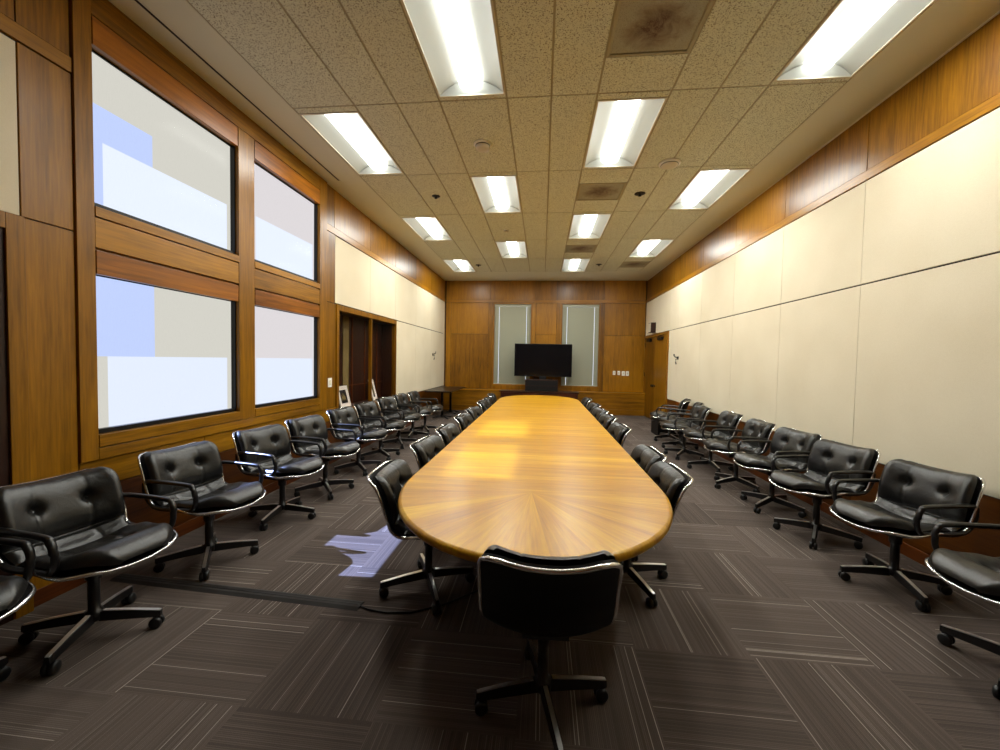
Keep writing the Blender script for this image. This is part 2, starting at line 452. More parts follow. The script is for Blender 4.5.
# slot diffuser beside the windows
t = thing('ceiling_slot_diffuser', 'long thin black slot air diffuser in the ceiling above the big windows', 'air vent', (-2.80, 1.6, ZC))
MB().box(-0.012, -4.0, -0.001, 0.012, 3.73, 0.004).build('slot', M['black_metal'], t)
MB().box(-0.024, -4.0, -0.003, -0.012, 3.73, 0.003).box(0.012, -4.0, -0.003, 0.024, 3.73, 0.003).build('frame', M['plaster'], t)

# ------------------------------------------------------------------ walls: cores
W1, W2 = (2.44, 3.73), (3.95, 5.19)
ZL, ZU = (0.98, 2.08), (2.52, 3.58)
NY, NZ = (5.72, 8.055), (0.74, 2.23)
TH = 0.062
XW = XL-0.026
wl = MB()
def wbox(y0, y1, z0, z1): wl.box(XW-TH, y0, z0, XW, y1, z1)
wbox(YF-0.2, W1[0], 0, ZC+0.3)
for (a, b) in (W1, W2):
    wbox(a, b, 0, ZL[0]); wbox(a, b, ZL[1], ZU[0]); wbox(a, b, ZU[1], ZC+0.3)
wbox(W1[1], W2[0], 0, ZC+0.3); wbox(W2[1], NY[0], 0, ZC+0.3)
wbox(NY[0], NY[1], 0, NZ[0]); wbox(NY[0], NY[1], NZ[1], ZC+0.3); wbox(NY[1], YB+0.2, 0, ZC+0.3)
wall_l = structure(wl.build('wall_left', M['oak_z']))
wall_r = structure(MB().box(XR, YF-0.2, 0, XR+0.2, YB+0.2, ZC+0.3).build('wall_right', M['oak_z']))
BWL, BWR, BZ = (-1.50, -0.33), (0.55, 1.69), (0.77, 3.27)
wb = MB()
for a, b in ((XL-0.1, BWL[0]), (BWL[1], BWR[0]), (BWR[1], XR+0.1)): wb.box(a, YB, 0, b, YB+0.25, ZC+0.3)
for a, b in (BWL, BWR): wb.box(a, YB, 0, b, YB+0.25, BZ[0]); wb.box(a, YB, BZ[1], b, YB+0.25, ZC+0.3)
wall_b = structure(wb.build('wall_back', M['oak_z']))
wall_f = structure(MB().box(XL-0.1, YF-0.2, 0, XR+0.1, YF, ZC+0.3).build('wall_front', M['oak_dark']))

# left-wall panelling; X is proud of the wall core by d
def lp(name, mat, y0, y1, z0, z1, d=0.014, parent=wall_l, gap=0.004, bevel=0.002):
    return MB().box(XW-0.002, y0+gap, z0+gap, XW+d, y1-gap, z1-gap).build(name, mat, parent, bevel)
def rp(name, mat, y0, y1, z0, z1, d=0.014, parent=wall_r, gap=0.004, bevel=0.002):
    return MB().box(XR+0.002, y0+gap, z0+gap, XR-d, y1-gap, z1-gap).build(name, mat, parent, bevel)
def bp(name, mat, x0, x1, z0, z1, d=0.014, parent=wall_b, gap=0.004, bevel=0.002):
    return MB().box(x0+gap, YB+0.002, z0+gap, x1-gap, YB-d, z1-gap).build(name, mat, parent, bevel)
# dark backing behind all the joints
MB().box(XW, YF, 0.0, XW+0.002, W1[0]-0.11, ZC).box(XW, W2[1]+0.02, 0.0, XW+0.002, NY[0]-0.01, ZC).box(XW, NY[0]-0.01, NZ[1]+0.01, XW+0.002, NY[1]+0.01, ZC).box(XW, NY[1]+0.01, 0, XW+0.002, YB, ZC).build('joint_backing', M['gap'], wall_l)
MB().box(XR-0.002, YF, 0, XR, YB, ZC).build('joint_backing', M['gap'], wall_r)
MB().box(XL, YB-0.002, 0, BWL[0]-0.1, YB, ZC).box(BWL[1]+0.1, YB-0.002, 0.7, BWR[0]-0.1, YB, ZC).box(BWR[1]+0.1, YB-0.002, 0, XR, YB, ZC).box(XL, YB-0.002, 3.38, XR, YB, ZC).build('joint_backing', M['gap'], wall_b)

# --- left wall, camera end
lp('fabric_panel', M['fabric'], 0.80, 2.06, 2.315, 3.295); lp('fabric_panel', M['fabric'], -0.5, 0.80, 2.315, 3.295); lp('fabric_panel', M['fabric'], YF, -0.5, 0.72, 3.295)
lp('wood_panel', M['oak_z'], 2.06, 2.33, 2.315, 3.30); lp('wood_panel', M['oak_z'], 2.06, 2.33, 0.0, 2.315)
lp('wood_rail', M['oak_y'], YF, 2.33, 3.30, 3.40, 0.022)
lp('frieze_panel', M['oak_z'], 2.06, 2.33, 3.40, ZC, 0.010); lp('frieze_panel', M['oak_z'], 0.78, 2.06, 3.40, ZC, 0.010); lp('frieze_panel', M['oak_z'], YF, 0.78, 3.40, ZC, 0.010)
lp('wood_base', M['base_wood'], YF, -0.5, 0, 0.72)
# dark doorway at the very edge
d1 = structure(thing('door_1', 'dark glazed doorway in an oak frame at the left edge', 'door', (XW, 1.3, 0))); del d1['category']; del d1['label']
MB().box(0.0, -1.7, 0, 0.035, 0.67, 2.22).build('door_panel', M['dark_wood'], d1)
f = MB(); f.box(0, 0.67, 0, 0.05, 0.755, 2.31); f.box(0, -1.79, 0, 0.05, -1.70, 2.31); f.box(0, -1.70, 2.22, 0.05, 0.67, 2.31)
f.build('door_frame', M['oak_z'], d1, 0.003)

# --- window joinery
def jn(name, mat, y0, y1, z0, z1, d): return lp(name, mat, y0, y1, z0, z1, d, gap=0.0015)
jn('window_post', M['oak_z'], 2.33, 2.44, 0.81, ZC, 0.03)
jn('window_post', M['oak_z'], 3.73, 3.95, 0.89, 3.76, 0.03)
jn('window_post', M['oak_z'], 5.19, 5.37, 0.81, ZC, 0.03)
jn('header_board', M['oak_y'], 2.44, 5.19, 3.765, ZC, 0.026)
for a, b in (W1, W2):
    jn('blind_box', M['oak_red_y'], a, b-0.012, ZU[1]-0.012, 3.752, 0.034)
    jn('blind_box', M['oak_red_y'], a, b-0.012, ZL[1]-0.012, 2.228, 0.034)
    jn('transom_board', M['oak_y'], a, b, 2.245, 2.445, 0.028)
    jn('sill_board', M['oak_y'], a, b, 2.452, ZU[0], 0.034)
    jn('sill_board', M['oak_y'], a, b, 0.895, ZL[0], 0.034)
jn('bottom_rail', M['oak_y'], 2.44, 5.19, 0.81, 0.89, 0.03)
# wainscot below the windows
for a, b in ((2.06, 3.32), (3.32, 4.6), (4.6, 5.68)):
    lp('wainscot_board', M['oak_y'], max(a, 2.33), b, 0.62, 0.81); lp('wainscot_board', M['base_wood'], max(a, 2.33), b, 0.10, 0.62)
# wood panel with the switch, frieze and fabric beyond the windows
lp('wood_panel', M['oak_z'], 5.37, 5.62, 2.315, 3.30); lp('wood_panel', M['oak_z'], 5.37, 5.64, 0.81, 2.315)
lp('wood_rail', M['oak_y'], 5.37, YB, 3.295, 3.395, 0.022)
ys = [5.37, 5.60, 6.82, 8.05, 9.40, 10.75, YB]
for a, b in zip(ys, ys[1:]): lp('frieze_panel', M['oak_z'], a, b, 3.395, ZC, 0.010)
ys = [5.62, 6.82, 8.05, 9.40, 10.75, 12.10]
for a, b in zip(ys, ys[1:]): lp('fabric_panel', M['fabric'], a, b, 2.325, 3.29, gap=0.003)
for a, b in zip(ys[2:], ys[3:]): lp('fabric_panel', M['fabric'], max(a, 8.075), b, 0.725, 2.315, gap=0.003)
lp('fabric_panel', M['fabric'], 12.10, YB, 0.725, 3.29, 0.012)
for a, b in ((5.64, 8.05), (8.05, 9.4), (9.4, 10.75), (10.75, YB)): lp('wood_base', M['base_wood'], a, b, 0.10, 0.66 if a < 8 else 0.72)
structure(bx('baseboard_left', M['oak_dark'], None, XW, 2.06, 0, XW+0.018, YB, 0.10, bevel=0.003))

# --- windows
def window(n, y, z, rect, blue, grey, film):
    w = bpy.data.objects.new('window_%d' % n, None); COL.objects.link(w); structure(w); w.location = (XW, y[0], z[0])
    W, H = y[1]-y[0], z[1]-z[0]
    f = MB(); e = 0.012; xa, xb = -0.006, -0.05
    f.box(xa, 0, 0, xb, e, H); f.box(xa, W-e, 0, xb, W, H); f.box(xa, e, 0, xb, W-e, e+0.02); f.box(xb, e, H-e, -0.04, W-e, H)
    f.build('window_frame', M['black_metal'], w)
    MB().box(-0.034, e, e, -0.039, W-e, H-e).build('window_glass', M['glass'], w)
    X = -0.056; T = -0.063; big = 0.03
    r0, r1, rt = rect[0]-y[0], rect[1]-y[0], rect[2]-z[0]
    s = MB(); p = MB()
    def piece(mb, a, b, c_, d): mb.box(T, a, c_, X, b, d)
    if blue is None:
        piece(s, -big, r0, -big, rt); piece(s, r1, W+big, -big, rt); piece(s, -big, W+big, rt, H+big)
    else:
        by, bz0, bz1 = blue[0]-y[0], blue[1]-z[0], blue[2]-z[0]
        piece(s, r1, W+big, -big, rt); piece(s, by, W+big, rt, H+big)
        if bz1 < H+big: piece(s, -big, by, bz1, H+big)
        if bz0 <= 0.0: piece(p, -big, r0, -big, rt)
        else: piece(s, -big, r0, -big, rt)
        piece(p, -big, by, rt, min(bz1, H+big))
        p.build('sky_reflection_panel', M['sky_blue_glow'], w)
    s.build('window_screen', grey, w)
    MB().quad((X-0.003, r0, -big), (X-0.003, r1, -big), (X-0.003, r1, rt), (X-0.003, r0, rt)).build('bright_screen', film, w)
    return w
window(1, W1, ZU, (2.565, 3.685, 3.0), (2.93, 0.0, 3.24), M['shade_grey'], M['film_dense'])
window(2, W1, ZL, (2.575, 3.68, 1.515), (2.93, 1.5, 3.0), M['shade_grey'], M['film_clear'])
window(3, W2, ZU, (4.08, 5.16, 3.03), None, M['shade_lilac'], M['film_dense'])
window(4, W2, ZL, (4.08, 5.165, 1.515), None, M['shade_lilac'], M['film_clear'])

# --- glazed niche on the left wall
nt = bpy.data.objects.new('trim_1', None); COL.objects.link(nt); structure(nt)
f = MB(); a0, a1, b0, b1 = NY[0]-0.07, NY[1]+0.03, NZ[0]-0.08, NZ[1]+0.08
f.box(XW, a0, b0, XW+0.03, NY[0], b1); f.box(XW, NY[1], b0, XW+0.03, a1, b1)
f.box(XW, NY[0], NZ[1], XW+0.03, NY[1], b1); f.box(XW, NY[0], b0, XW+0.04, NY[1], NZ[0])
f.box(XW-0.03, 6.858, NZ[0], XW+0.028, 6.888, NZ[1])
f.build('niche_frame', M['oak_z'], nt, 0.003)
MB().box(XW-0.012, NY[0], NZ[0], XW-0.018, NY[1], NZ[1]).build('niche_glass', M['dark_glass'], nt)
ND = 0.28
n_ = MB(); n_.box(XW-ND-0.03, NY[0]-0.1, NZ[0]-0.1, XW-ND, NY[1]+0.1, NZ[1]+0.1)
n_.box(XW-ND, NY[1], NZ[0]-0.1, XW-0.06, NY[1]+0.1, NZ[1]+0.1); n_.box(XW-ND, NY[0]-0.1, NZ[0]-0.1, XW-0.06, NY[0], NZ[1]+0.1)
n_.box(XW-ND, NY[0], NZ[1], XW-0.06, NY[1], NZ[1]+0.1); n_.box(XW-ND, NY[0], NZ[0]-0.1, XW-0.06, NY[1], NZ[0])
n_.build('niche_lining', M['dark_wood'], nt)
v = MB()
for y in (6.75, 7.25, 7.8, 8.5): v.box(XW-ND, y-0.012, NZ[0], XW-ND+0.012, y+0.012, NZ[1])
v.box(XW-ND, NY[0], 1.05, XW-ND+0.008, NY[1], 1.065)
v.build('niche_batten', M['oak_dark'], nt)
MB().box(XW-ND, 6.42, NZ[0], XW-ND+0.01, 6.62, NZ[1]).build('niche_strip', M['olive'], nt)

def leaning_frame(label, y, w, h, dark):
    t = thing('picture_frame', label, 'picture frame', (XW-0.10, y, NZ[0]))
    t.rotation_euler = (0, -0.25, 0)
    f = MB(); e = 0.02
    f.box(-0.01, -w/2, 0, 0.012, -w/2+e, h); f.box(-0.01, w/2-e, 0, 0.012, w/2, h); f.box(-0.01, -w/2+e, 0, 0.012, w/2-e, e); f.box(-0.01, -w/2+e, h-e, 0.012, w/2-e, h)
    f.build('frame', M['white_plastic'], t, 0.002)
    MB().box(-0.008, -w/2+e, e, 0.004, w/2-e, h-e).build('mat_board', M['paper'], t)
    p = MB(); p.box(0.004, -w/2+0.065, 0.065, 0.006, w/2-0.065, h-0.065)
    pi = p.build('picture', M['black_metal'], t)
    q = MB()
    for k in range(5):
        a = -w/2+0.095+k*(w-0.19-0.02)/5
        q.box(0.006, a, 0.11+0.02*(k % 2), 0.0072, a+0.022, h-0.12-0.025*((k+1) % 3))
    q.build('print', dark, pi)
    return t
leaning_frame('white framed print leaning in the glazed niche at its window end', 6.19, 0.33, 0.345, M['olive'])
leaning_frame('white picture frame leaning behind the centre mullion of the glazed niche', 7.335, 0.19, 0.40, M['olive'])

# switch plates and hooks
def plate(label, loc, axis, group=None, w=0.075, h=0.12):
    t = thing('light_switch', label, 'switch', loc, 0, group)
    if axis == 'x': MB().box(0, -w/2, -h/2, 0.007, w/2, h/2).build('plate', M['white_plastic'], t, 0.002); MB().box(0.007, -0.017, -0.033, 0.011, 0.017, 0.033).build('rocker', M['off_white'], t, 0.001)
    else: MB().box(-w/2, 0, -h/2, w/2, -0.007, h/2).build('plate', M['white_plastic'], t, 0.002); MB().box(-0.017, -0.007, -0.033, 0.017, -0.011, 0.033).build('rocker', M['off_white'], t, 0.001)
plate('white switch plate on the oak panel beside the glazed niche', (XW+0.014, 5.475, 1.175), 'x', None, 0.10, 0.13)
for k, (x, z, nm) in enumerate(((2.13, 1.225, 'first white wall plate from the window blind on the back wall'), (2.265, 1.225, 'second white wall plate from the window blind on the back wall'), (2.395, 1.215, 'third white wall plate from the blind, slightly larger and lower'), (2.51, 1.215, 'white wall plate of the row of four closest to the door'))):
    plate(nm, (x, YB-0.014, z), 'y', 'wall plates on the back wall', 0.075 if k < 2 else 0.088, 0.12 if k < 2 else 0.135)
def hook(label, x, y, z, s):
    t = thing('coat_hook', label, 'coat hook', (x, y, z))
    MB().box(0, -0.03, -0.035, 0.012*s, 0.03, 0.035).build('back_plate', M['black_metal'], t, 0.003)
    h = MB(); h.tube([(0.01*s, 0, 0.01), (0.06*s, 0, 0.02), (0.09*s, 0, 0.05), (0.09*s, 0, 0.09)], 0.012)
    h.tube([(0.01*s, 0, -0.01), (0.05*s, 0, -0.03), (0.05*s, 0, -0.10), (0.04*s, 0, -0.14)], 0.010)
    h.build('hook', M['black_metal'], t)
hook('black coat hook on the cream fabric wall beyond the glazed niche', XW+0.014, 10.91, 1.66, 1)
hook('metal coat hook on the cream fabric wall beside the oak doors', XR-0.014, 9.32, 1.66, -1)

# --- right wall
J = [YF, -0.98, 0.31, 1.61, 2.91, 4.206, 5.50, 6.795, 8.10, 9.40]
for k, (a, b) in enumerate(zip(J, J[1:]+[10.02])):
    rp('fabric_panel', M['fabric'], a, b, 2.323, 3.29, 0.014, gap=0.0022); rp('fabric_panel', M['fabric'], a, b, 0.69, 2.314, 0.014, gap=0.0022)
    rp('wood_base', M['base_wood'], a, b, 0.10, 0.69, 0.008)
rp('fabric_panel', M['fabric'], 10.02, YB-0.012, 2.323, 3.29, 0.014)
for a, b in zip(J, J[1:]): rp('frieze_panel', M['oak_z'], a, b, 3.385, ZC, 0.010)
rp('frieze_panel', M['oak_z'], 9.40, 10.75, 3.385, ZC, 0.010); rp('frieze_panel', M['oak_z'], 10.75, YB, 3.385, ZC, 0.010)
rp('wood_rail', M['oak_y'], YF, YB, 3.292, 3.385, 0.022)
structure(bx('baseboard_right', M['oak_dark'], None, XR-0.018, YF, 0, XR, 10.0, 0.10, bevel=0.003))
structure(bx('trim_2', M['white_plastic'], None, XR-0.022, YF, ZC-0.012, XR, YB, ZC, bevel=0.002))
# double door
d2 = bpy.data.objects.new('door_2', None); COL.objects.link(d2); structure(d2); d2.location = (XR, 11.12, 0)
f = MB(); f.box(0, -1.10, 0, -0.045, -1.02, 2.31); f.box(0, 1.02, 0, -0.045, 1.10, 2.31); f.box(0, -1.02, 2.235, -0.045, 1.02, 2.31)
f.build('door_frame', M['oak_z'], d2, 0.003)
for sgn in (-1, 1):
    lf = MB().box(0, sgn*0.003, 0.012, -0.03, sgn*1.015, 2.23).build('door_leaf', M['oak_z'], d2, 0.002)
    h = MB(); h.lathe([(0.028, -0.03), (0.028, -0.036)], 16, sgn*0.08, 0.93, axis='X')
    h.lathe([(0.012, -0.036), (0.012, -0.07), (0.03, -0.075), (0.03, -0.095), (0.015, -0.10)], 16, sgn*0.08, 0.93, axis='X')
    h.build('door_knob', M['black_metal'], lf)
    q = MB(); q.box(-0.03, sgn*0.35, 2.13, -0.09, sgn*0.72, 2.20)
    q.tube([(-0.06, sgn*0.4, 2.21), (-0.14, sgn*0.62, 2.21), (-0.06, sgn*0.86, 2.24)], 0.009)
    q.build('door_closer', M['black_metal'], lf, 0.004)
    q = MB()
    for z in (0.28, 1.15, 2.0): q.lathe([(0.011, z), (0.011, z+0.11)], 10, -0.036, sgn*1.017)
    q.build('hinge', M['black_metal'], lf)
t = thing('wall_speaker_mount', 'small boxy unit mounted high on the cream wall above the double doors', 'speaker box', (XR-0.014, 11.3, 2.36))
MB().box(0, -0.13, 0, -0.13, 0.13, 0.26).build('housing', M['dark_wood'], t, 0.004)
MB().box(-0.13, -0.115, 0.015, -0.136, 0.115, 0.245).build('front_grille', M['off_white'], t, 0.002)

# --- back wall
bp('wood_rail', M['oak_x'], XL+0.03, XR-0.03, 3.275, 3.365, 0.024)
xs = [XL+0.03, -1.59, -0.23, 0.40, 1.79, XR-0.03]
for a, b in zip(xs, xs[1:]): bp('frieze_panel', M['oak_z'], a, b, 3.365, ZC, 0.010)
bp('wood_panel', M['oak_z'], -2.80, -1.64, 2.325, 3.275); bp('wood_panel', M['oak_z'], -2.80, -1.64, 0.66, 2.325)
bp('wood_panel', M['oak_z'], XL+0.03, -2.80, 0.66, 3.275, 0.012)
bp('wood_panel', M['oak_z'], -0.21, 0.41, 2.325, 3.275); bp('wood_panel', M['oak_z'], -0.21, 0.41, 0.66, 2.325)
bp('wood_panel', M['oak_z'], 1.81, XR-0.03, 2.325, 3.275); bp('wood_panel', M['oak_z'], 1.81, XR-0.03, 0.66, 2.325)
for a, b in ((-1.64, -1.50), (-0.33, -0.21), (0.41, 0.55), (1.69, 1.81)): bp('window_casing', M['oak_z'], a, b, 0.66, 3.275, 0.03)
LD = YB-0.22
ld = MB(); ld.box(XL, LD, 0.10, XR-0.03, YB, 0.62)
lb = structure(ld.build('trim_3', M['oak_x']))
bx('ledge_top', M['oak_x'], lb, XL, LD-0.02, 0.62, XR-0.03, YB, 0.655, bevel=0.004)
bx('ledge_base', M['oak_x'], lb, XL, LD-0.012, 0.0, XR-0.03, YB, 0.16, bevel=0.003)

def back_window(n, x):
    w = bpy.data.objects.new('window_%d' % n, None); COL.objects.link(w); structure(w); w.location = (x[0], YB, BZ[0])
    W, H = x[1]-x[0], BZ[1]-BZ[0]
    f = MB(); e = 0.03
    f.box(0, 0.0, 0, e, 0.16, H); f.box(W-e, 0.0, 0, W, 0.16, H); f.box(e, 0.0, 0, W-e, 0.16, 0.04); f.box(e, 0.0, H-e, W-e, 0.16, H)
    f.build('window_frame', M['oak_z'], w)
    MB().box(e, 0.13, 0.04, W-e, 0.136, H-e).build('window_glass', M['glass'], w)
    bl = MB(); s0, s1 = 0.165, W-0.155; m = 62
    bl.box(e, 0.045, H-e-0.07, W-e, 0.10, H-e)                       # head rail
    for k in range(m):
        z = 0.06 + (H-0.17)*k/m; dz = (H-0.17)/m
        for a, b in ((e, s0), (s0+0.014, s1-0.014), (s1, W-e)):
            bl.add([(a, 0.085, z), (b, 0.085, z), (b, 0.07, z+dz*1.12), (a, 0.07, z+dz*1.12), (a, 0.087, z), (b, 0.087, z), (b, 0.072, z+dz*1.12), (a, 0.072, z+dz*1.12)],
                   [(0, 1, 2, 3), (4, 5, 6, 7), (0, 1, 5, 4), (2, 3, 7, 6), (0, 3, 7, 4), (1, 2, 6, 5)])
    bl.box(e, 0.066, 0.04, W-e, 0.092, 0.062)
    bl.build('blind', M['blind'], w)
back_window(5, BWL); back_window(6, BWR)

# ------------------------------------------------------------------ conference chair
LT = 0.97                              # length of the shell profile, front lip to top edge
CTRL = [(0.352, 0.448), (0.305, 0.468), (0.18, 0.458), (0.06, 0.438), (-0.06, 0.418), (-0.15, 0.421), (-0.22, 0.468), (-0.255, 0.545), (-0.282, 0.632), (-0.316, 0.723), (-0.354, 0.795)]
def catmull(P, n=14):
    out = []
    Q = [P[0]] + P + [P[-1]]
    for i in range(1, len(Q)-2):
        for k in range(n):
            t = k/n; a, b, c_, d = Q[i-1], Q[i], Q[i+1], Q[i+2]
            out.append(tuple(0.5*((2*b[j]) + (-a[j]+c_[j])*t + (2*a[j]-5*b[j]+4*c_[j]-d[j])*t*t + (-a[j]+3*b[j]-3*c_[j]+d[j])*t**3) for j in (0, 1)))
    out.append(P[-1]); return out
PRF = catmull(CTRL)
cum = [0.0]
for a, b in zip(PRF, PRF[1:]): cum.append(cum[-1] + math.hypot(b[0]-a[0], b[1]-a[1]))
LT = cum[-1]
def prof(l):
    d = max(0.0, min(1.0, l))*LT
    i = 0
    lo, hi = 0, len(cum)-2
    while lo < hi:
        mid = (lo+hi+1)//2
        if cum[mid] <= d: lo = mid
        else: hi = mid-1
    i = lo; t = (d-cum[i])/max(1e-9, cum[i+1]-cum[i])
    y = PRF[i][0]+(PRF[i+1][0]-PRF[i][0])*t; z = PRF[i][1]+(PRF[i+1][1]-PRF[i][1])*t
    return y, z
def pnorm(l):
    e = 0.012; a = prof(l-e); b = prof(l+e)
    ty, tz = b[0]-a[0], b[1]-a[1]; m = math.hypot(ty, tz)
    return (tz/m, -ty/m)               # towards the sitter: up for the seat, forward for the back
def halfw(l):
    d0, d1 = l*LT, (1-l)*LT
    Wd = 0.278 - 0.016*math.exp(-((l-0.50)/0.13)**2) + 0.004*max(0, l-0.7)
    Rf, Rw, Rt = 0.20, 0.235, 0.10
    if d0 < Rf: Wd = Wd - Rw + Rw*math.sqrt(max(0.0, 1-((Rf-d0)/Rf)**2))
    if d1 < Rt: Wd = Wd - Rt + math.sqrt(max(0.0, Rt*Rt-(Rt-d1)**2))
    return Wd
def curl(l):
    # how far the sides wrap towards the sitter
    return 0.002 + 0.050*max(0.0, min(1.0, (l-0.13)/0.2)) + 0.020*max(0.0, min(1.0, (l-0.48)/0.2))
def spt(s, l, off=0.0):
    y, z = prof(l); ny, nz = pnorm(l); x = s*halfw(l)
    h = curl(l)*(abs(x)/0.28)**2.2 + off
    return (x, y+ny*h, z+nz*h)
def grid(mb, f, ns, nl, l0, l1, mi=0):
    vs = [f(-1+2*i/ns, l0+(l1-l0)*j/nl) for j in range(nl+1) for i in range(ns+1)]
    mb.add(vs, [(j*(ns+1)+i, j*(ns+1)+i+1, (j+1)*(ns+1)+i+1, (j+1)*(ns+1)+i) for j in range(nl) for i in range(ns)], mi, True)
def bump(x, y, x0, y0, sx, sy=None):
    sy = sy or sx
    return math.exp(-((x-x0)/sx)**2 - ((y-y0)/sy)**2)
LJ = 0.475                              # seat / back junction
TS = 0.118                              # tuft offset from the centre line, metres
def edge(d, r):
    d = max(0.0, min(1.0, d/r)); return math.sqrt(max(0.0, 1-(1-d)**2))
def thick(s, l):
    x = s*halfw(l); dside = (1-abs(s))*halfw(l)
    d = l*LT; D = LT
    ax = abs(x)
    if l <= LJ:
        t = 0.058 + 0.030*bump(0, d, 0, 0.10, 1, 0.08) - 0.006*math.sin(PI*d/(LJ*D))
        t *= edge(min(dside+0.004, d+0.004), 0.070) * (0.35+0.65*edge((LJ*D-d)+0.004, 0.06))
        t -= 0.034*bump(ax, d, TS, 0.275, 0.030) + 0.010*bump(ax, d, TS, 0.275, 0.075)
        t -= 0.006*bump(ax, 0, TS, 0, 0.009, 1)*max(0, min(1, (d-0.16)/0.08))*max(0, min(1, (0.44-d)/0.06))
        t -= 0.004*bump(0, d, 0, 0.275, 1, 0.010)*(1 if ax < TS else 0.3)
        t -= 0.003*math.sin(40*x+9*d)*bump(0, d, 0, 0.30, 1, 0.06)
    else:
        q = (d-LJ*D)/(D-LJ*D)           # 0 at the seat, 1 at the top edge
        H = D-LJ*D; e = q*H
        lum = 0.050*math.sqrt(max(0, 1-(2*min(1, e/(0.36*H))-1)**4)) if e < 0.36*H else 0
        u = (e-0.36*H)/(0.64*H)
        up = 0.072*math.sqrt(max(0, 1-abs(2*max(0, u)-1)**3.2)) if e >= 0.36*H else 0
        t = 0.018 + max(lum-0.012, 0) if e < 0.36*H else 0.018 + max(up-0.010, 0)
        t *= edge(min(dside, D-d)+0.004, 0.058) * (0.4+0.6*edge(e+0.004, 0.04))
        yt = 0.36*H+0.64*H*0.52
        t -= 0.040*bump(ax, e, TS, yt, 0.027) + 0.010*bump(ax, e, TS, yt, 0.07)
        t -= 0.022*bump(ax, e, TS, 0.01, 0.035)
        t -= 0.007*bump(ax, 0, TS, 0, 0.008, 1)*max(0, min(1, (yt-e)/0.03))
        t -= 0.004*bump(ax, 0, TS, 0, 0.006, 1)*max(0, min(1, (e-yt)/0.03))
    return max(0.004, t)
